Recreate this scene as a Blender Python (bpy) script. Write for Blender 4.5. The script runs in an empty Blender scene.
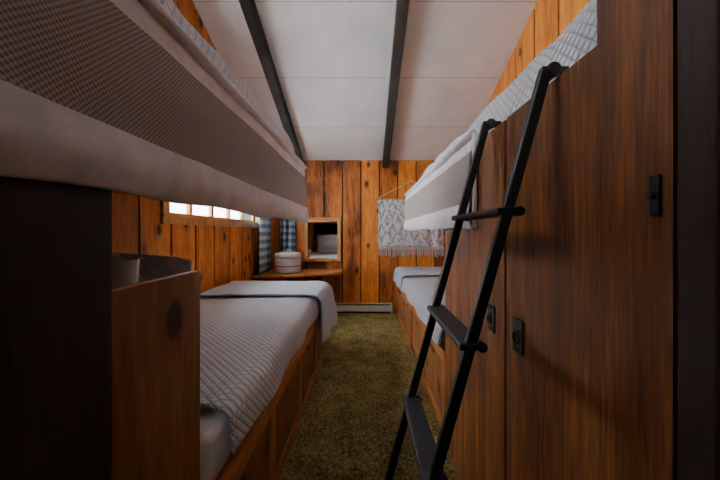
import bpy, bmesh, math, random
from mathutils import Vector, noise
random.seed(4)
S = bpy.context.scene
C = S.collection
F = 300.0; H = 1.2
LX, RX, BY, FY = -1.40, 1.40, 4.39, -1.6   # walls
def ceil_z(y): return 2.25 + 0.423*(BY-y)

# ------------------------------------------------------------ materials
def newmat(name):
    m = bpy.data.materials.new(name); m.use_nodes = True
    nt = m.node_tree
    return m, nt, nt.nodes['Principled BSDF']
def N(nt, t, **kw):
    n = nt.nodes.new(t)
    for k, v in kw.items(): setattr(n, k, v)
    return n
def math_n(nt, op, a, b=None, clamp=False):
    n = nt.nodes.new('ShaderNodeMath'); n.operation = op; n.use_clamp = clamp
    for i, v in enumerate((a, b)):
        if v is None: continue
        if isinstance(v, (int, float)): n.inputs[i].default_value = v
        else: nt.links.new(v, n.inputs[i])
    return n.outputs[0]
def ramp(nt, fac, stops):
    r = nt.nodes.new('ShaderNodeValToRGB')
    el = r.color_ramp.elements
    while len(el) < len(stops): el.new(0.5)
    for e, (p, c) in zip(el, stops):
        e.position = p; e.color = (*c, 1)
    nt.links.new(fac, r.inputs[0]); return r.outputs[0]
def mixc(nt, fac, a, b, mode='MIX'):
    n = nt.nodes.new('ShaderNodeMix'); n.data_type = 'RGBA'; n.blend_type = mode
    for sock, v in ((n.inputs[0], fac), (n.inputs[6], a), (n.inputs[7], b)):
        if isinstance(v, (int, float)): sock.default_value = v
        elif isinstance(v, tuple): sock.default_value = (*v, 1)
        else: nt.links.new(v, sock)
    return n.outputs[2]
def bump(nt, bsdf, h, strength=0.4, dist=0.01):
    b = nt.nodes.new('ShaderNodeBump')
    b.inputs['Strength'].default_value = strength; b.inputs['Distance'].default_value = dist
    nt.links.new(h, b.inputs['Height']); nt.links.new(b.outputs[0], bsdf.inputs['Normal'])
def objc(nt):
    t = nt.nodes.new('ShaderNodeTexCoord'); s = nt.nodes.new('ShaderNodeSeparateXYZ')
    nt.links.new(t.outputs['Object'], s.inputs[0]); return t.outputs['Object'], s.outputs

def wood(name, plank='X', w=0.27, grain='Z', cols=((.05,.012,.003),(.22,.06,.012),(.42,.15,.035)),
         rough=.5, knots=True, off=0.0, vary=.5, gs=11.0):
    m, nt, b = newmat(name)
    co, s = objc(nt)
    sc = math_n(nt, 'ADD', s[plank], off)
    idx = math_n(nt, 'FLOOR', math_n(nt, 'DIVIDE', sc, w))
    wn = N(nt, 'ShaderNodeTexWhiteNoise', noise_dimensions='1D'); nt.links.new(idx, wn.inputs['W'])
    rnd = wn.outputs['Value']
    comb = N(nt, 'ShaderNodeCombineXYZ')
    for i, ax in enumerate('XYZ'):
        sca = 1.1 if ax == grain else gs
        v = math_n(nt, 'MULTIPLY', s[ax], sca)
        if ax == grain: v = math_n(nt, 'ADD', v, math_n(nt, 'MULTIPLY', rnd, 37.0))
        nt.links.new(v, comb.inputs[i])
    n1 = N(nt, 'ShaderNodeTexNoise'); n1.inputs['Scale'].default_value = 1.0
    n1.inputs['Detail'].default_value = 6; n1.inputs['Roughness'].default_value = .6; n1.inputs['Distortion'].default_value = .9
    nt.links.new(comb.outputs[0], n1.inputs['Vector'])
    n2 = N(nt, 'ShaderNodeTexNoise'); n2.inputs['Scale'].default_value = 7.0; n2.inputs['Detail'].default_value = 4
    nt.links.new(comb.outputs[0], n2.inputs['Vector'])
    n3 = N(nt, 'ShaderNodeTexNoise'); n3.inputs['Scale'].default_value = 2.2; n3.inputs['Detail'].default_value = 3
    nt.links.new(co, n3.inputs['Vector'])
    f = math_n(nt, 'ADD', math_n(nt, 'MULTIPLY', n1.outputs['Fac'], .6), math_n(nt, 'MULTIPLY', n2.outputs['Fac'], .4))
    f = math_n(nt, 'ADD', f, math_n(nt, 'MULTIPLY', math_n(nt, 'SUBTRACT', rnd, .5), vary*.3))
    f = math_n(nt, 'ADD', f, math_n(nt, 'MULTIPLY', math_n(nt, 'SUBTRACT', n3.outputs['Fac'], .5), .35))
    col = ramp(nt, f, [(.30, cols[0]), (.50, cols[1]), (.70, cols[2])])
    if knots:
        c2 = N(nt, 'ShaderNodeCombineXYZ')
        for i, ax in enumerate('XYZ'):
            v = math_n(nt, 'MULTIPLY', s[ax], 3.6 if ax == grain else 5.6)
            nt.links.new(v, c2.inputs[i])
        vo = N(nt, 'ShaderNodeTexVoronoi'); vo.inputs['Scale'].default_value = 1.0
        nt.links.new(c2.outputs[0], vo.inputs['Vector'])
        halo = ramp(nt, vo.outputs['Distance'], [(.13, (1,1,1)), (.30, (0,0,0))])
        col = mixc(nt, math_n(nt, 'MULTIPLY', halo, .5), col, cols[0])
        k = ramp(nt, vo.outputs['Distance'], [(.13, (1,1,1)), (.18, (0,0,0))])
        col = mixc(nt, math_n(nt, 'MULTIPLY', k, .92), col, (.02,.006,.002))
    nt.links.new(col, b.inputs['Base Color'])
    b.inputs['Roughness'].default_value = rough
    b.inputs['Specular IOR Level'].default_value = .3
    bump(nt, b, n2.outputs['Fac'], .3, .004)
    return m

def plain(name, col, rough=.6, metal=0, bs=0, scale=60, coat=0):
    m, nt, b = newmat(name)
    co, s = objc(nt)
    n = N(nt, 'ShaderNodeTexNoise'); n.inputs['Scale'].default_value = scale; n.inputs['Detail'].default_value = 4
    nt.links.new(co, n.inputs['Vector'])
    c = ramp(nt, n.outputs['Fac'], [(.3, tuple(x*.88 for x in col)), (.7, tuple(min(1, x*1.06) for x in col))])
    nt.links.new(c, b.inputs['Base Color'])
    b.inputs['Roughness'].default_value = rough; b.inputs['Metallic'].default_value = metal
    if bs: bump(nt, b, n.outputs['Fac'], bs, .004)
    return m

def quilt_mat(name, col, per=.045, strength=.6, lo=.8):
    m, nt, b = newmat(name)
    co, s = objc(nt)
    k = math.pi/per
    a = math_n(nt, 'ADD', s['X'], math_n(nt, 'ADD', s['Y'], s['Z']))
    c = math_n(nt, 'SUBTRACT', math_n(nt, 'ADD', s['X'], s['Z']), s['Y'])
    sa = math_n(nt, 'ABSOLUTE', math_n(nt, 'SINE', math_n(nt, 'MULTIPLY', a, k)))
    sb = math_n(nt, 'ABSOLUTE', math_n(nt, 'SINE', math_n(nt, 'MULTIPLY', c, k)))
    h = math_n(nt, 'POWER', math_n(nt, 'MULTIPLY', sa, sb), .5)
    n = N(nt, 'ShaderNodeTexNoise'); n.inputs['Scale'].default_value = 25; n.inputs['Detail'].default_value = 5
    nt.links.new(co, n.inputs['Vector'])
    hh = math_n(nt, 'ADD', h, math_n(nt, 'MULTIPLY', n.outputs['Fac'], .5))
    cc = mixc(nt, h, tuple(x*lo for x in col), col)
    nt.links.new(cc, b.inputs['Base Color']); b.inputs['Roughness'].default_value = .9
    b.inputs['Specular IOR Level'].default_value = .15
    bump(nt, b, hh, strength, .008)
    return m

def mesh_mat(name):
    m, nt, b = newmat(name)
    co, s = objc(nt)
    k = 2*math.pi/.0095
    sa = math_n(nt, 'SINE', math_n(nt, 'MULTIPLY', s['Y'], k))
    sb = math_n(nt, 'SINE', math_n(nt, 'MULTIPLY', s['Z'], k))
    h = math_n(nt, 'MULTIPLY', math_n(nt, 'ADD', math_n(nt, 'MULTIPLY', sa, sb), 1), .5)
    c = ramp(nt, h, [(.35, (.48,.42,.385)), (.75, (.20,.16,.14))])
    nt.links.new(c, b.inputs['Base Color']); b.inputs['Roughness'].default_value = .85
    bump(nt, b, h, .3, .002)
    return m

def plaid_mat(name, ax):
    m, nt, b = newmat(name)
    co, s = objc(nt)
    def stripe(o):
        v = math_n(nt, 'FRACT', math_n(nt, 'DIVIDE', o, .10))
        return math_n(nt, 'GREATER_THAN', v, .5)
    f = math_n(nt, 'MULTIPLY', math_n(nt, 'ADD', stripe(s[ax]), stripe(s['Z'])), .5)
    c = ramp(nt, f, [(0, (.72,.86,.93)), (.5, (.26,.46,.62)), (1, (.06,.16,.30))])
    nt.links.new(c, b.inputs['Base Color']); b.inputs['Roughness'].default_value = .9
    return m

def carpet_mat():
    m, nt, b = newmat('carpet_pile')
    co, s = objc(nt)
    n = N(nt, 'ShaderNodeTexNoise'); n.inputs['Scale'].default_value = 55; n.inputs['Detail'].default_value = 6; n.inputs['Roughness'].default_value = .8
    nt.links.new(co, n.inputs['Vector'])
    n2 = N(nt, 'ShaderNodeTexNoise'); n2.inputs['Scale'].default_value = 6; n2.inputs['Detail'].default_value = 3
    nt.links.new(co, n2.inputs['Vector'])
    f = math_n(nt, 'ADD', math_n(nt, 'MULTIPLY', n.outputs['Fac'], .8), math_n(nt, 'MULTIPLY', n2.outputs['Fac'], .2))
    c = ramp(nt, f, [(.38, (.07,.05,.015)), (.5, (.32,.255,.095)), (.61, (.62,.52,.24))])
    nt.links.new(c, b.inputs['Base Color']); b.inputs['Roughness'].default_value = 1
    b.inputs['Specular IOR Level'].default_value = .05
    bump(nt, b, n.outputs['Fac'], 1.0, .02)
    return m

def weave_mat():
    m, nt, b = newmat('tapestry_weave')
    co, s = objc(nt)
    zx = math_n(nt, 'FRACT', math_n(nt, 'DIVIDE', s['X'], .16))
    zz = math_n(nt, 'FRACT', math_n(nt, 'DIVIDE', s['Z'], .34))
    d = math_n(nt, 'ADD', math_n(nt, 'ABSOLUTE', math_n(nt, 'SUBTRACT', zx, .5)), math_n(nt, 'ABSOLUTE', math_n(nt, 'SUBTRACT', zz, .5)))
    rings = math_n(nt, 'SINE', math_n(nt, 'MULTIPLY', d, 13))
    n = N(nt, 'ShaderNodeTexNoise'); n.inputs['Scale'].default_value = 30; n.inputs['Detail'].default_value = 5; n.inputs['Roughness'].default_value = .7
    nt.links.new(co, n.inputs['Vector'])
    f = math_n(nt, 'ADD', math_n(nt, 'MULTIPLY', rings, .09), n.outputs['Fac'])
    c = ramp(nt, f, [(.32, (.16,.20,.32)), (.45, (.52,.54,.60)), (.56, (.86,.84,.82))])
    nt.links.new(c, b.inputs['Base Color']); b.inputs['Roughness'].default_value = .95
    bump(nt, b, f, .5, .006)
    return m

M = {}
pc = ((.080,.018,.002),(.44,.125,.014),(.74,.28,.040))
M['wallX'] = wood('pine_boards_back', 'X', .27, 'Z', pc, off=.06, vary=.9, rough=.6)
M['wallY'] = wood('pine_boards_side', 'Y', .31, 'Z', pc, vary=.9, rough=.6)
M['door'] = wood('plywood_door', 'Y', 5, 'Z', ((.035,.009,.002),(.17,.052,.009),(.38,.14,.028)), rough=.6, vary=.1, knots=False, gs=20)
M['panel'] = wood('stained_panel', 'Y', 5, 'Z', ((.10,.034,.010),(.27,.10,.03),(.40,.17,.055)), rough=.5, vary=.1)
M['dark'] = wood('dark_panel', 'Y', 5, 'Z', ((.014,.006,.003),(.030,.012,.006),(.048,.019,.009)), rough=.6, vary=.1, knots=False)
M['bedside'] = wood('bed_box_wood', 'Y', .6, 'Y', ((.14,.040,.008),(.42,.15,.032),(.60,.25,.065)), rough=.45, knots=False)
M['shelf'] = wood('shelf_wood', 'Y', 5, 'X', ((.20,.065,.014),(.42,.15,.032),(.55,.24,.06)), rough=.4, knots=False)
M['frame'] = wood('frame_wood', 'Y', 5, 'Z', ((.24,.10,.03),(.46,.22,.07),(.60,.33,.12)), rough=.4, knots=False)
M['beam'] = wood('beam_wood', 'X', 9, 'Y', ((.008,.007,.006),(.022,.018,.014),(.05,.04,.032)), rough=.7, knots=False)
M['ceil'] = plain('ceiling_paint', (.88,.88,.87), .75, scale=2)
M['seam'] = plain('ceiling_seam', (.66,.62,.58), .8)
M['quilt'] = quilt_mat('quilt_cloth', (.85,.88,.95), .034, 1.0, .72)
M['quilt2'] = quilt_mat('quilt_cloth_grey', (.86,.87,.90), .035)
M['sheet'] = plain('white_sheet', (.82,.85,.93), .9, bs=.2, scale=14)
M['blanket'] = quilt_mat('blanket_cloth', (.66,.74,.86), .012, .3)
M['hem'] = plain('guard_fabric', (.90,.87,.89), .9, bs=.4, scale=18)
M['mesh'] = mesh_mat('guard_mesh')
M['black'] = plain('black_steel', (.012,.012,.014), .42, 0)
M['iron'] = plain('iron_hardware', (.008,.008,.008), .6, .1)
M['plaidY'] = plaid_mat('plaid_side', 'Y'); M['plaidX'] = plaid_mat('plaid_back', 'X')
M['carpet'] = carpet_mat(); M['weave'] = weave_mat()
M['cord'] = plain('cotton_cord', (.76,.74,.72), .95)
M['white'] = plain('white_enamel', (.80,.81,.82), .45, scale=5)
M['grey'] = plain('grey_band', (.30,.31,.33), .6, scale=5)
M['heater'] = plain('heater_paint', (.60,.58,.50), .5, scale=5)
M['groove'] = plain('groove_shadow_wood', (.012,.005,.002), .9)
m, nt, b = newmat('mirror_glass'); b.inputs['Metallic'].default_value = 1; b.inputs['Roughness'].default_value = .03; b.inputs['Base Color'].default_value = (.9,.9,.9,1); M['mirror'] = m
m, nt, b = newmat('window_glass'); b.inputs['Transmission Weight'].default_value = 1; b.inputs['Roughness'].default_value = 0; b.inputs['IOR'].default_value = 1.02; M['glass'] = m

# ------------------------------------------------------------ helpers
def empty(name, parent=None):
    o = bpy.data.objects.new(name, None); C.objects.link(o); o.parent = parent
    o.empty_display_size = .1
    return o
def finish(name, bm, mats, parent=None, smooth=False, bevel=0, solid=0, sub=0):
    me = bpy.data.meshes.new(name); 
    bmesh.ops.recalc_face_normals(bm, faces=bm.faces[:])
    bm.to_mesh(me); bm.free()
    for mm in (mats if isinstance(mats, (list, tuple)) else [mats]): me.materials.append(mm)
    o = bpy.data.objects.new(name, me); C.objects.link(o); o.parent = parent
    if smooth:
        for p in me.polygons: p.use_smooth = True
    if solid:
        md = o.modifiers.new('sol', 'SOLIDIFY'); md.thickness = solid; md.offset = 0
    if bevel:
        md = o.modifiers.new('bev', 'BEVEL'); md.width = bevel; md.segments = 2; md.limit_method = 'ANGLE'
    if sub:
        md = o.modifiers.new('sub', 'SUBSURF'); md.levels = sub; md.render_levels = sub
    return o
def abox(bm, x0, x1, y0, y1, z0, z1, mi=0):
    vs = [bm.verts.new((x, y, z)) for z in (z0, z1) for x, y in ((x0,y0),(x1,y0),(x1,y1),(x0,y1))]
    for q in ((3,2,1,0),(4,5,6,7),(0,1,5,4),(1,2,6,5),(2,3,7,6),(3,0,4,7)):
        f = bm.faces.new([vs[i] for i in q]); f.material_index = mi
def box(name, x0, x1, y0, y1, z0, z1, mat, parent=None, bevel=.004):
    bm = bmesh.new(); abox(bm, x0, x1, y0, y1, z0, z1)
    return finish(name, bm, mat, parent, bevel=bevel)
def sweep(name, prof, y0, y1, ny, mat, parent=None, fn=None, solid=.012, mi=None, sub=1):
    """cloth: cross-section prof [(x,z)] swept along y; fn(x,y,z,s,t)->(dx,dy,dz)"""
    bm = bmesh.new(); rows = []
    L = len(prof)
    for j in range(ny+1):
        t = j/ny; y = y0+(y1-y0)*t; r = []
        for i, (x, z) in enumerate(prof):
            d = fn(x, y, z, i/(L-1), t) if fn else (0,0,0)
            r.append(bm.verts.new((x+d[0], y+d[1], z+d[2])))
        rows.append(r)
    for j in range(ny):
        for i in range(L-1):
            f = bm.faces.new((rows[j][i], rows[j][i+1], rows[j+1][i+1], rows[j+1][i]))
            if mi: f.material_index = mi[i]
    return finish(name, bm, mat, parent, smooth=True, solid=solid, sub=sub)
def densify(pts, step):
    out = [pts[0]]
    for a, b in zip(pts[:-1], pts[1:]):
        d = math.dist(a, b); n = max(1, round(d/step))
        for k in range(1, n+1): out.append((a[0]+(b[0]-a[0])*k/n, a[1]+(b[1]-a[1])*k/n))
    return out
def nz(x, y, z, s=3.0): return noise.noise(Vector((x*s, y*s, z*s)))
def tube(bm, p0, p1, r, seg=10, mi=0):
    p0, p1 = Vector(p0), Vector(p1); d = (p1-p0).normalized()
    u = d.orthogonal().normalized(); v = d.cross(u)
    a = [bm.verts.new(p0+(u*math.cos(k*2*math.pi/seg)+v*math.sin(k*2*math.pi/seg))*r) for k in range(seg)]
    c = [bm.verts.new(p1+(u*math.cos(k*2*math.pi/seg)+v*math.sin(k*2*math.pi/seg))*r) for k in range(seg)]
    for k in range(seg):
        f = bm.faces.new((a[k], a[(k+1)%seg], c[(k+1)%seg], c[k])); f.smooth = True; f.material_index = mi
    for q in (a, c):
        f = bm.faces.new(q); f.material_index = mi
def softbox(name, x0, x1, y0, y1, z0, z1, r, mat, parent=None):
    bm = bmesh.new(); abox(bm, x0, x1, y0, y1, z0, z1)
    o = finish(name, bm, mat, parent)
    md = o.modifiers.new('b', 'BEVEL'); md.width = r; md.segments = 5
    for p in o.data.polygons: p.use_smooth = True
    return o
def lathe(name, prf, mat, loc, parent=None, seg=32, mis=None):
    bm = bmesh.new()
    rr = [[bm.verts.new((r*math.cos(a*2*math.pi/seg), r*math.sin(a*2*math.pi/seg), z)) for a in range(seg)] for r, z in prf]
    for i, (A, B_) in enumerate(zip(rr[:-1], rr[1:])):
        for k in range(seg):
            f = bm.faces.new((A[k], A[(k+1)%seg], B_[(k+1)%seg], B_[k]))
            if mis: f.material_index = mis[i]
    bm.faces.new(rr[0]); bm.faces.new(rr[-1])
    o = finish(name, bm, mat, parent, smooth=True); o.location = loc
    return o
def pillow(name, w, h, t, mat, loc, rot, parent=None):
    bm = bmesh.new(); n = 18; g = {}
    for sgn in (1, -1):
        for i in range(n+1):
            for j in range(n+1):
                u, v = i/n*2-1, j/n*2-1
                edge = (i in (0, n) or j in (0, n))
                if edge and sgn == -1: continue
                e = max(0, (1-u**4))*max(0, (1-v**4))
                px = u*w/2*(1-.06*(1-v*v)*abs(u)**4)
                pz = v*h/2*(1-.10*abs(u)**3)
                g[(sgn, i, j)] = bm.verts.new((px, sgn*t/2*e**.5*(1+.15*nz(u, v, sgn, 1.7)), pz))
        for i in range(n+1):
            for j in range(n+1):
                if (sgn, i, j) not in g: g[(sgn, i, j)] = g[(1, i, j)]
    for sgn in (1, -1):
        for i in range(n):
            for j in range(n):
                bm.faces.new([g[(sgn, a, b)] for a, b in ((i,j),(i+1,j),(i+1,j+1),(i,j+1))])
    o = finish(name, bm, mat, parent, smooth=True, sub=1)
    o.location = loc; o.rotation_euler = rot
    return o

# ------------------------------------------------------------ room shell
box('floor', LX-.1, RX+.1, FY-.1, BY+.1, -.08, 0, M['carpet'], bevel=0)
bm = bmesh.new(); nx, ny = 150, 620
rows = []
for j in range(ny+1):
    y = -.3+(BY-.01+.3)*j/ny
    rows.append([bm.verts.new((-.405+.85*i/nx + random.uniform(-.002,.002), y, .008+random.uniform(0,.012)+.003*nz(-.4+.85*i/nx, y, 0, 9))) for i in range(nx+1)])
for j in range(ny):
    for i in range(nx):
        bm.faces.new((rows[j][i], rows[j][i+1], rows[j+1][i+1], rows[j+1][i]))
finish('carpet', bm, M['carpet'])

def boards(name, horiz, a0, a1, w, off, fixed, mat, holes=(), thick=.02, ztop=None):
    """vertical boards. horiz 'X': wall plane y=fixed ; 'Y': plane x=fixed"""
    bm = bmesh.new()
    k = math.floor((a0+off)/w)
    G = .010
    while True:
        s = k*w-off; e = s+w; k += 1
        s2, e2 = max(s, a0), min(e, a1)
        if s2 >= a1: break
        if e2-s2 < .02: continue
        cuts = sorted({s2, e2} | {c for h in holes for c in h[:2] if s2 < c < e2})
        for p, q in zip(cuts[:-1], cuts[1:]):
            mid = (p+q)/2
            zs = [(0.0, None)]
            for h in sorted([h for h in holes if h[0] < mid < h[1]], key=lambda h: h[2]):
                last = zs.pop(); zs.append((last[0], h[2])); zs.append((h[3], None))
            g0 = G if p == s2 and p == s else 0
            g1 = G if q == e2 and q == e else 0
            for z0, z1 in zs:
                zt = (z1, z1) if z1 is not None else (ztop(p), ztop(q))
                pts = [(p+g0, z0), (q-g1, z0), (q-g1, zt[1]), (p+g0, zt[0])]
                fr, bk = [], []
                for a, z in pts:
                    if horiz == 'X':
                        sg = 1 if fixed > 0 else -1
                        fr.append(bm.verts.new((a, fixed, z))); bk.append(bm.verts.new((a, fixed+sg*thick, z)))
                    else:
                        sg = 1 if fixed > 0 else -1
                        fr.append(bm.verts.new((fixed, a, z))); bk.append(bm.verts.new((fixed+sg*thick, a, z)))
                bm.faces.new(fr); bm.faces.new(bk[::-1])
                for i in range(4): bm.faces.new((fr[i], bk[i], bk[(i+1)%4], fr[(i+1)%4]))
    cs = sorted({a0, a1} | {c for h in holes for c in h[:2]})
    for p, q in zip(cs[:-1], cs[1:]):
        mid = (p+q)/2; zs = [(0.0, None)]
        for h in sorted([h for h in holes if h[0] < mid < h[1]], key=lambda h: h[2]):
            last = zs.pop(); zs.append((last[0], h[2])); zs.append((h[3], None))
        for z0, z1 in zs:
            zt = (z1, z1) if z1 is not None else (ztop(p), ztop(q))
            pts = [(p, z0), (q, z0), (q, zt[1]), (p, zt[0])]
            vs = []
            for dd in (thick*.6, thick+.06):
                for a, z in pts:
                    sg = 1 if fixed > 0 else -1
                    vs.append(bm.verts.new((a, fixed+sg*dd, z) if horiz == 'X' else (fixed+sg*dd, a, z)))
            for q4 in ((0,1,2,3),(7,6,5,4),(0,4,5,1),(1,5,6,2),(2,6,7,3),(3,7,4,0)):
                f = bm.faces.new([vs[i] for i in q4]); f.material_index = 1
    return finish(name, bm, [mat, M['groove']])
W1 = (2.12, 3.86, 1.325, 1.95)      # y0,y1,z0,z1 low window in left wall
W2 = (.55, 2.0, 2.35, 3.05)  # added opening high on left wall, out of view, to light the ceiling
boards('wall_back', 'X', LX, RX, .27, .06, BY, M['wallX'], ztop=lambda x: 2.27)
boards('wall_left', 'Y', FY, BY, .31, 0, LX, M['wallY'], holes=(W1, W2), ztop=lambda y: ceil_z(y)+.01)
boards('wall_right', 'Y', FY, BY, .31, 0, RX, M['wallY'], ztop=lambda y: ceil_z(y)+.01)
WF = (-.6, .6, 2.3, 3.5)  # added opening behind the camera, to light the near doors
boards('wall_front', 'X', LX, RX, .27, .06, FY, M['wallX'], holes=(WF,), thick=.02, ztop=lambda x: ceil_z(FY)+.01)
bm = bmesh.new()
ys = [FY-.1, BY+.08]
vs = []
for dz in (0, .1):
    for x, y in ((LX-.1, ys[0]), (RX+.1, ys[0]), (RX+.1, ys[1]), (LX-.1, ys[1])):
        vs.append(bm.verts.new((x, y, ceil_z(y)+dz)))
for q in ((0,1,2,3),(7,6,5,4),(0,4,5,1),(1,5,6,2),(2,6,7,3),(3,7,4,0)): bm.faces.new([vs[i] for i in q])
finish('ceiling', bm, M['ceil'])
def slopebox(bm, x0, x1, y0, y1, d0, d1):
    vs = []
    for d in (d0, d1):
        for x, y in ((x0,y0),(x1,y0),(x1,y1),(x0,y1)): vs.append(bm.verts.new((x, y, ceil_z(y)-d)))
    for q in ((3,2,1,0),(4,5,6,7),(0,1,5,4),(1,2,6,5),(2,3,7,6),(3,0,4,7)): bm.faces.new([vs[i] for i in q])
bm = bmesh.new()
for k in range(-4, 4):
    y = 2.44+.66*k
    slopebox(bm, LX, RX, y-.004, y+.004, -.002, .0015)
finish('trim_1', bm, M['seam'])
for xb in (-.94, .30):
    bm = bmesh.new(); slopebox(bm, xb-.045, xb+.045, FY+.01, BY-.005, 0, .12)
    finish('ceiling_beam', bm, M['beam'], bevel=.006)

def window(name, y0, y1, z0, z1, side='L', npan=3):
    p = empty(name)
    bm = bmesh.new(); bg = bmesh.new()
    def B(a0, a1, d0, d1, zz0, zz1, b=bm):
        if side == 'L': abox(b, LX+d0, LX+d1, a0, a1, zz0, zz1)
        else: abox(b, a0, a1, FY+d0, FY+d1, zz0, zz1)
    c = .07
    B(y0-c, y1+c, .001, .022, z0-c, z0); B(y0-c, y1+c, .001, .022, z1, z1+c)
    B(y0-c, y0, .001, .022, z0, z1); B(y1, y1+c, .001, .022, z0, z1)
    B(y0-c-.01, y1+c+.01, .001, .035, z0-.02, z0-.002)
    for i in range(npan+1):
        y = y0+(y1-y0)*i/npan
        B(max(y0, y-.02), min(y1, y+.02), -.06, -.03, z0, z1)
    B(y0, y1, -.06, -.03, z0, z0+.02); B(y0, y1, -.06, -.03, z1-.035, z1)
    finish('casing', bm, M['frame'], p)
    B(y0+.001, y1-.001, -.048, -.044, z0+.001, z1-.001, bg)
    finish('pane', bg, M['glass'], p)
window('window_1', *W1, npan=5); window('fill_window_high', *W2); window('fill_window_front', *WF, side='F', npan=2)  # high and front windows are unseen, added to carry fill light

# ------------------------------------------------------------ left bunk bed
lb = empty('bunk_bed')
def bedbox(parent, xf, xb, y0, y1, ztop, sgn, nd):
    bm = bmesh.new()
    abox(bm, min(xf-sgn*.02, xb), max(xf-sgn*.02, xb), y0, y1, 0, ztop)
    finish('bed_box', bm, M['bedside'], parent, bevel=.004)
    bm = bmesh.new()
    def fr(a, b_, z0, z1, d0, d1):
        xs = sorted((xf-sgn*.02+sgn*d0, xf-sgn*.02+sgn*d1)); abox(bm, xs[0], xs[1], a, b_, z0, z1)
    st = (y1-y0)/nd
    fr(y0, y1, ztop-.07, ztop, .0, .02); fr(y0, y1, 0, .06, 0, .02)
    for i in range(nd+1):
        yy = y0+st*i; fr(max(y0, yy-.035), min(y1, yy+.035), .06, ztop-.07, 0, .02)
    finish('face_frame', bm, M['bedside'], parent, bevel=.003)
    bm = bmesh.new()
    for i in range(nd):
        a = y0+st*i+.042; b_ = y0+st*(i+1)-.042
        fr(a, b_, .068, ztop-.078, 0, .012)
        xs = sorted((xf-sgn*.008, xf+sgn*.008))
        abox(bm, xs[0], xs[1], (a+b_)/2-.05, (a+b_)/2+.05, ztop-.11, ztop-.09)
    finish('drawer_fronts', bm, M['panel'], parent, bevel=.004)
bedbox(lb, -.414, LX+.005, .79, 3.08, .455, 1, 4)
softbox('lower_mattress', LX+.02, -.432, .81, 3.06, .457, .635, .04, M['sheet'], lb)
bm = bmesh.new()
abox(bm, LX+.005, -.45, .51, .77, 0, 1.045)
abox(bm, -.45, -.43, .505, .785, 0, 1.10)
finish('headboard_cabinet', bm, M['panel'], lb, bevel=.004)
bm = bmesh.new(); abox(bm, LX+.005, -.42, -.5, .50, 0, 1.43)
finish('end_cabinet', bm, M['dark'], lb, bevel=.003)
bm = bmesh.new()
abox(bm, LX+.005, -.43, .08, 2.06, 1.431, 1.46)
abox(bm, -.455, -.43, .08, 2.06, 1.46, 1.56)
abox(bm, LX+.005, -.43, 2.04, 2.06, 1.46, 1.60)
finish('upper_platform', bm, M['bedside'], lb, bevel=.003)
softbox('upper_mattress', LX+.02, -.475, .10, 2.03, 1.462, 1.66, .05, M['sheet'], lb)
prof = densify([(LX+.03, 1.75), (-.80, 1.80), (-.62, 1.825), (-.53, 1.81), (-.485, 1.77), (-.470, 1.70), (-.462, 1.60)], .04)
def uq(x, y, z, s, t):
    a = .014*nz(x, y, z, 4)+.007*nz(x, y, z+3, 11)
    drop = (z-1.62)*.8*max(0, (t-.90)/.10)**2 if z > 1.62 else 0
    return (a, 0, a*1.2 + .035*nz(x, y, 0, 2.6) - drop)
sweep('quilt', prof, .09, 2.07, 60, M['quilt'], fn=uq, solid=.03)

def guard(name, X, sg, y0, y1, zb, zt):
    p = empty(name)
    hh = zt-zb
    zs = [zb+hh*k/22 for k in range(23)]
    def fx(z):
        t = (z-zb)/hh
        return X + sg*(.020*math.sin(math.pi*min(1, t*1.0)) + .022*math.exp(-((t-.1)/.16)**2))
    prof = [(fx(z), z) for z in zs]
    mi = [0 if k < 6 or k > 17 else 1 for k in range(22)]
    def fn(x, y, z, s, t):
        low = max(0, 1-s*2.2)
        return (sg*(.006*nz(x, y, z, 6)+low*.014*nz(0, y, z, 6)), 0, low*.014*nz(0, y, 2, 3.0))
    sweep('mesh_panel', prof, y0, y1, 90, [M['hem'], M['mesh']], p, fn, solid=.006, mi=mi)
    bm = bmesh.new()
    tube(bm, (X+sg*.004, y0, zt), (X+sg*.004, y1, zt), .018, 14)
    tube(bm, (X, y0, zb), (X, y0, zt), .010, 10); tube(bm, (X, y1-.01, zb+.01), (X, y1-.01, zt), .012, 10)
    finish('padded_frame', bm, M['hem'], p)
    bm = bmesh.new()
    abox(bm, X-.02, X+.02, y1-.025, y1+.012, zt-.02, zt+.03)
    finish('corner_clamp', bm, M['black'], p, bevel=.01)
guard('bed_guard_rail', -.425, 1, .05, 2.08, 1.262, 1.645)

def qlow(sg):
    def fn(x, y, z, s, t):
        a = .007*nz(x, y, z, 5)+.004*nz(x, y, z+3, 13)
        hem = max(0, (s-.84)/.16)
        return (sg*(a+hem*.012*math.sin(y*11)), 0, a+hem*.02*nz(1, y, 3, 3))
    return fn
prof = densify([(LX+.03, .655), (-.62, .662), (-.47, .662), (-.425, .645), (-.408, .61), (-.404, .55), (-.398, .50)], .035)
sweep('quilt', prof, .92, 3.07, 70, M['quilt'], fn=qlow(1), solid=.016)
prof = densify([(LX+.05, .690), (-.60, .695), (-.46, .697), (-.39, .685), (-.352, .64), (-.34, .55), (-.335, .42), (-.33, .28)], .035)
def bfn(x, y, z, s, t):
    d = max(0, (.66-z)/.4); 
    return (d*(.022*math.sin(y*17+.8)+.05*t*t)+.006*nz(x,y,z,6), d*.02*nz(y, z, 1, 3), .010*nz(x,y,z,4)+ (-.03*max(0,(t-.93)/.07)) + d*.03*nz(0,y,0,4))
sweep('blanket', prof, 2.42, 3.11, 44, M['blanket'], fn=bfn, solid=.02)
pillow('pillow', .74, .50, .17, M['quilt2'], (-.90, .92, .895), (math.radians(-8), 0, 0))
lathe('drinking_cup', [(.030,0),(.034,.006),(.037,.09),(.034,.09),(.031,.01)], M['white'], (-.565, .69, 1.046))

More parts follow.
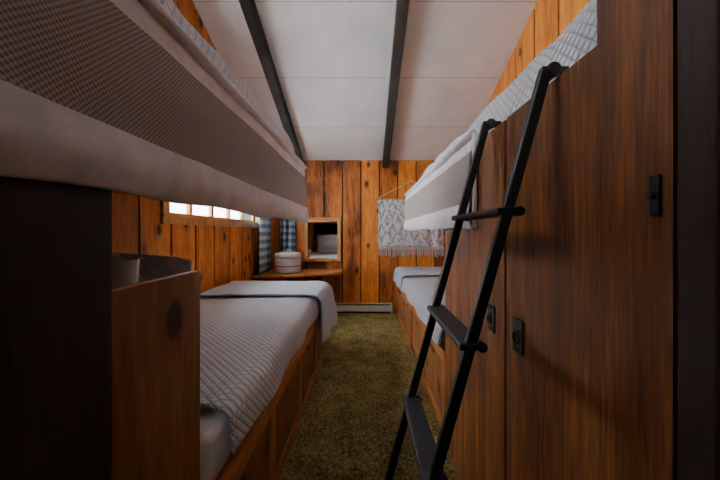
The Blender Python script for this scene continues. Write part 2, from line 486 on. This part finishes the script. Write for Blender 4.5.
# ------------------------------------------------------------ right bunk bed
rb = empty('bunk_bed')
bedbox(rb, .46, RX-.005, 1.74, 4.30, .50, -1, 4)
softbox('lower_mattress', .475, RX-.02, 1.76, 4.28, .502, .63, .04, M['sheet'], rb)
prof = densify([(RX-.03, .655), (.62, .662), (.51, .66), (.465, .64), (.448, .60), (.444, .55), (.44, .515)], .035)
sweep('quilt', prof, 1.76, 4.31, 70, M['quilt'], fn=qlow(-1), solid=.018)
prof = densify([(RX-.04, .690), (.60, .695), (.50, .695), (.44, .67), (.425, .60), (.42, .50)], .035)
sweep('blanket', prof, 3.55, 4.33, 30, M['blanket'], fn=lambda x,y,z,s,t: (-.01*math.sin(y*15)*max(0,(.66-z)/.2), 0, .01*nz(x,y,z,4)), solid=.02)
bm = bmesh.new()
abox(bm, .49, RX-.005, 1.735, 3.20, 1.431, 1.46)
abox(bm, .47, .49, 1.735, 3.20, 1.40, 1.55)
abox(bm, .49, RX-.005, 3.18, 3.20, 1.46, 1.56)
finish('upper_platform', bm, M['bedside'], rb, bevel=.003)
softbox('upper_mattress', .515, RX-.02, .60, 3.17, 1.463, 1.63, .05, M['sheet'], rb)
prof = densify([(RX-.03, 1.76), (.72, 1.77), (.60, 1.765), (.550, 1.745), (.522, 1.70), (.515, 1.64), (.514, 1.575)], .035)
sweep('quilt', prof, .60, 3.19, 90, M['quilt'], fn=lambda x,y,z,s,t: (-.5*(.018*nz(x,y,z,5)+.008*nz(x,y,z,12)), 0, .035*nz(x,y,z,3.4)*min(1,(z-1.56)*8)-(max(0,z-1.6)*.5*max(0,(t-.85)/.15))), solid=.03)
pillow('pillow', .55, .42, .15, M['sheet'], (.86, .83, 1.87), (math.radians(75), 0, math.radians(90)))
guard('bed_guard_rail', .445, -1, 1.22, 3.22, 1.215, 1.60)

# ------------------------------------------------------------ closet
cl = empty('closet')
bm = bmesh.new()
abox(bm, .482, RX-.005, .60, 1.72, 0, 1.43)
abox(bm, .482, RX-.005, -.75, .59, 0, 3.0)
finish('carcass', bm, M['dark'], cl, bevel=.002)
bm = bmesh.new()
abox(bm, .46, .481, .99, 1.72, .0, 1.57)
finish('door_leaf', bm, M['door'], cl, bevel=.003)
bm = bmesh.new()
abox(bm, .46, .481, .595, .975, .0, 1.57)
abox(bm, .46, .481, .448, .5949, .0, 3.0)
finish('door_leaf', bm, M['door'], cl, bevel=0)
bm = bmesh.new()
abox(bm, .452, .481, .385, .436, 0, 3.0)
abox(bm, .46, .481, -.75, .385, 1.62, 3.0)
abox(bm, .455, .481, -.75, -.68, 0, 1.62)
abox(bm, .466, .481, -.68, .385, 0, 1.62)
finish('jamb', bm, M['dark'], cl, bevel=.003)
def latch(y, z, w, h):
    bm = bmesh.new()
    abox(bm, .454, .46, y-w/2, y+w/2, z-h/2, z+h/2)
    for dz in (-h*.4, h*.4):
        tube(bm, (.454, y, z+dz), (.4515, y, z+dz), .003, 8)
    R = w*.30
    for k in range(16):   # ring pull
        a, b_ = k*math.pi/8, (k+1)*math.pi/8
        tube(bm, (.450, y+R*math.cos(a), z-.004+R*math.sin(a)), (.450, y+R*math.cos(b_), z-.004+R*math.sin(b_)), .0032, 8)
    tube(bm, (.454, y, z-.004+R), (.448, y, z-.004+R), .005, 8)
    finish('latch', bm, M['iron'], cl, bevel=0)
latch(1.085, .89, .055, .095); latch(.895, .89, .055, .10)
bm = bmesh.new()
abox(bm, .454, .46, .464, .480, 1.225, 1.29); tube(bm, (.454, .472, 1.258), (.446, .472, 1.258), .006, 12)
finish('pull', bm, M['iron'], cl, bevel=.002)

# ------------------------------------------------------------ ladder
la = empty('bunk_ladder')
top = (.437, 1.595); foot = (.005, .02)
def lx(z): return foot[0]+(top[0]-foot[0])*(z-foot[1])/(top[1]-foot[1])
for yy in (.725, 1.08):
    bm = bmesh.new()
    hw, ht = .010, .0135
    vs = []
    for z, x in ((foot[1], foot[0]), (top[1], top[0])):
        for dx, dy in ((-ht,-hw),(ht,-hw),(ht,hw),(-ht,hw)): vs.append(bm.verts.new((x+dx, yy+dy, z)))
    for q in ((3,2,1,0),(4,5,6,7),(0,1,5,4),(1,2,6,5),(2,3,7,6),(3,0,4,7)): bm.faces.new([vs[i] for i in q])
    abox(bm, top[0]-ht, .488, yy-hw, yy+hw, 1.577, 1.597)
    finish('rail', bm, M['black'], la, bevel=.003)
    bm = bmesh.new(); tube(bm, (top[0]+.012, yy-.017, 1.587), (top[0]+.012, yy+.017, 1.587), .017, 16)
    finish('hinge', bm, M['black'], la, bevel=.003)
    bm = bmesh.new(); abox(bm, foot[0]-.020, foot[0]+.020, yy-.015, yy+.015, .019, .05)
    finish('foot_cap', bm, M['black'], la, bevel=.006)
for k, z in enumerate((1.25, .925, .60, .28)):
    x = lx(z)
    bm = bmesh.new()
    abox(bm, x-.028, x+.034, .712, 1.093, z-.009, z+.009)
    finish('tread', bm, M['black'], la, bevel=.004)
    bm = bmesh.new()
    for yy in (.725, 1.08): tube(bm, (x+.026, yy-.014, z), (x+.026, yy+.014, z), .012, 12)
    finish('bracket', bm, M['black'], la)

# ------------------------------------------------------------ back wall things
ht = empty('baseboard_heater')
bm = bmesh.new()
abox(bm, -.44, .39, BY-.05, BY-.002, .02, .165)
abox(bm, -.44, .39, BY-.065, BY-.05, .055, .135)
finish('housing', bm, M['heater'], ht, bevel=.004)
bm = bmesh.new()
abox(bm, -.42, .37, BY-.056, BY-.05, .028, .05); abox(bm, -.42, .37, BY-.056, BY-.05, .140, .155)
finish('vents', bm, M['groove'], ht)
bm = bmesh.new(); abox(bm, -.445,-.425, BY-.069, BY-.002, .0, .168); abox(bm, .375,.395, BY-.069, BY-.002, .0, .168)
finish('end_caps', bm, M['heater'], ht, bevel=.003)

mi_ = empty('wall_mirror')
x0, x1, z0, z1 = -.88, -.355, .77, 1.41
bm = bmesh.new(); c = .045
abox(bm, x0, x1, BY-.03, BY-.003, z0, z0+c); abox(bm, x0, x1, BY-.03, BY-.003, z1-c, z1)
abox(bm, x0, x0+c, BY-.03, BY-.003, z0+c, z1-c); abox(bm, x1-c, x1, BY-.03, BY-.003, z0+c, z1-c)
finish('mirror_frame', bm, M['frame'], mi_, bevel=.006)
box('glass', x0+c, x1-c, BY-.016, BY-.006, z0+c, z1-c, M['mirror'], mi_, bevel=0)

sh = empty('corner_shelf')
bm = bmesh.new()
pts = [(LX+.005, 3.70), (-1.0, 3.74), (-.55, 3.95), (-.33, 4.12), (-.31, BY-.005), (LX+.005, BY-.005)]
lo = [bm.verts.new((x, y, .625)) for x, y in pts]; up = [bm.verts.new((x, y, .66)) for x, y in pts]
bm.faces.new(lo[::-1]); bm.faces.new(up)
for i in range(len(pts)): bm.faces.new((lo[i], lo[(i+1)%6], up[(i+1)%6], up[i]))
finish('shelf_top', bm, M['shelf'], sh, bevel=.006)
bm = bmesh.new()
v = [bm.verts.new(p) for p in ((-.62, BY-.005, .624), (-.62, BY-.28, .624), (-.62, BY-.005, .36), (-.59, BY-.005, .624), (-.59, BY-.28, .624), (-.59, BY-.005, .36))]
bm.faces.new(v[:3]); bm.faces.new(v[3:][::-1])
for a, b_ in ((0,1),(1,2),(2,0)): bm.faces.new((v[a], v[b_], v[b_+3], v[a+3]))
abox(bm, LX+.005, -.35, BY-.03, BY-.005, .56, .624)
finish('shelf_bracket', bm, M['shelf'], sh)
ct = empty('storage_canister')
lathe('body', [(.13,0),(.160,.01),(.168,.06),(.170,.085),(.172,.10),(.172,.11),(.170,.17),(.165,.195)], [M['white'], M['grey']], (-1.03, 4.02, .661), ct, mis=[0,0,0,1,0,0,0])
lathe('lid', [(.172,.196),(.177,.202),(.177,.24),(.165,.258),(.09,.272),(.03,.276),(.02,.280),(.026,.300),(.018,.312),(.004,.314)], M['white'], (-1.03, 4.02, .661), ct)

def curtain(name, axis, a0, a1, fixed, z0, z1, mat, n=4):
    p = empty(name)
    bm = bmesh.new(); na, nzz = 60, 14; rows = []
    for j in range(nzz+1):
        z = z0+(z1-z0)*j/nzz; r = []
        for i in range(na+1):
            t = i/na; a = a0+(a1-a0)*t
            d = .030*math.sin(t*n*2*math.pi+.15*j*.3)*(1-.4*j/nzz)+.006*nz(a, z, 0, 6)
            r.append(bm.verts.new((fixed+d, a, z) if axis == 'Y' else (a, fixed+d, z)))
        rows.append(r)
    for j in range(nzz):
        for i in range(na): bm.faces.new((rows[j][i], rows[j][i+1], rows[j+1][i+1], rows[j+1][i]))
    finish('cloth', bm, mat, p, smooth=True, solid=.004)
    return p
c1 = curtain('curtain', 'Y', 3.72, 4.16, LX+.085, .67, 1.98, M['plaidY'])
c2 = curtain('curtain', 'X', -1.22, -1.01, BY-.06, .69, 1.98, M['plaidX'], 3)
cr = empty('curtain_rod')
bm = bmesh.new(); tube(bm, (LX+.085, 2.10, 2.0), (LX+.085, 4.22, 2.0), .010); 
for y in (2.15, 4.18): tube(bm, (LX+.001, y, 2.0), (LX+.085, y, 2.0), .007)
finish('rod', bm, M['iron'], cr)
cr = empty('curtain_rod')
bm = bmesh.new(); tube(bm, (-1.26, BY-.06, 2.0), (-.98, BY-.06, 2.0), .010)
tube(bm, (-1.0, BY-.06, 2.0), (-1.0, BY-.001, 2.0), .007)
finish('rod', bm, M['iron'], cr)

wh = empty('woven_wall_hanging')
bm = bmesh.new(); nx = 60; nzz = 30; X0, X1 = .19, 1.15; rows = []
for j in range(nzz+1):
    z = 1.675-(1.675-.99)*j/nzz
    rows.append([bm.verts.new((X0+(X1-X0)*i/nx, BY-.030+.010*math.sin(i*.55)*(j/nzz)+.006*nz(i*.1, j*.1, 0, 1.5), z)) for i in range(nx+1)])
for j in range(nzz):
    for i in range(nx): bm.faces.new((rows[j][i], rows[j][i+1], rows[j+1][i+1], rows[j+1][i]))
finish('tapestry', bm, M['weave'], wh, smooth=True, solid=.006)
bm = bmesh.new()
for k in range(64):
    x = X0+.008+(X1-X0-.016)*k/63
    dx = random.uniform(-.012,.012)
    tube(bm, (x, BY-.026, .995), (x+dx*.4, BY-.03, .94), .006, 6); tube(bm, (x+dx*.4, BY-.03, .94), (x+dx, BY-.028, .85+random.uniform(-.02,.02)), .004, 6)
finish('fringe', bm, M['cord'], wh)
bm = bmesh.new(); tube(bm, (X0-.05, BY-.03, 1.68), (X1+.05, BY-.03, 1.68), .012)
finish('dowel', bm, M['frame'], wh)
bm = bmesh.new()
tube(bm, (X0, BY-.03, 1.69), (.67, BY-.012, 1.95), .003, 6); tube(bm, (X1, BY-.03, 1.69), (.67, BY-.012, 1.95), .003, 6)
tube(bm, (.67, BY-.03, 1.95), (.67, BY, 1.95), .006, 8)
finish('cord', bm, M['cord'], wh)
box('baseboard_back', LX+.01, -.46, BY-.014, BY-.001, 0, .09, M['wallX'])

# ------------------------------------------------------------ lights
def area(name, loc, rot, sx, sy, power, col):
    l = bpy.data.lights.new(name, 'AREA'); l.shape = 'RECTANGLE'; l.size = sx; l.size_y = sy
    l.energy = power; l.color = col
    o = bpy.data.objects.new(name, l); C.objects.link(o); o.location = loc; o.rotation_euler = rot
    return o
r90 = math.radians(90)
area('daylight_low_window', (LX-.22, 2.99, 1.64), (0, math.radians(-94), 0), .60, 1.74, 170, (.88,.93,1.0))
area('fill_light_high', (LX-.20, 1.28, 2.70), (0, -r90, 0), .72, 1.4, 45, (.95,.97,1.0))  # added fill lamp outside the made-up high window, brightens the ceiling
area('fill_light_front', (0, FY-.20, 2.9), (r90, 0, 0), 1.3, 1.3, 20, (1.0,.95,.90))  # added soft fill lamp behind the camera, outside the made-up front window
w = bpy.data.worlds.new('world'); S.world = w; w.use_nodes = True
bg = w.node_tree.nodes['Background']
sky = w.node_tree.nodes.new('ShaderNodeTexSky'); sky.sky_type = 'HOSEK_WILKIE'; sky.turbidity = 6
w.node_tree.links.new(sky.outputs[0], bg.inputs[0]); bg.inputs[1].default_value = 4.0

# ------------------------------------------------------------ camera
cam = bpy.data.cameras.new('camera'); cam.sensor_width = 36; cam.lens = 15.0
cam.shift_x = -5/720; cam.shift_y = -8/720; cam.clip_start = .02
co = bpy.data.objects.new('camera', cam); C.objects.link(co)
co.location = (0, 0, H); co.rotation_euler = (r90, 0, 0)
S.camera = co
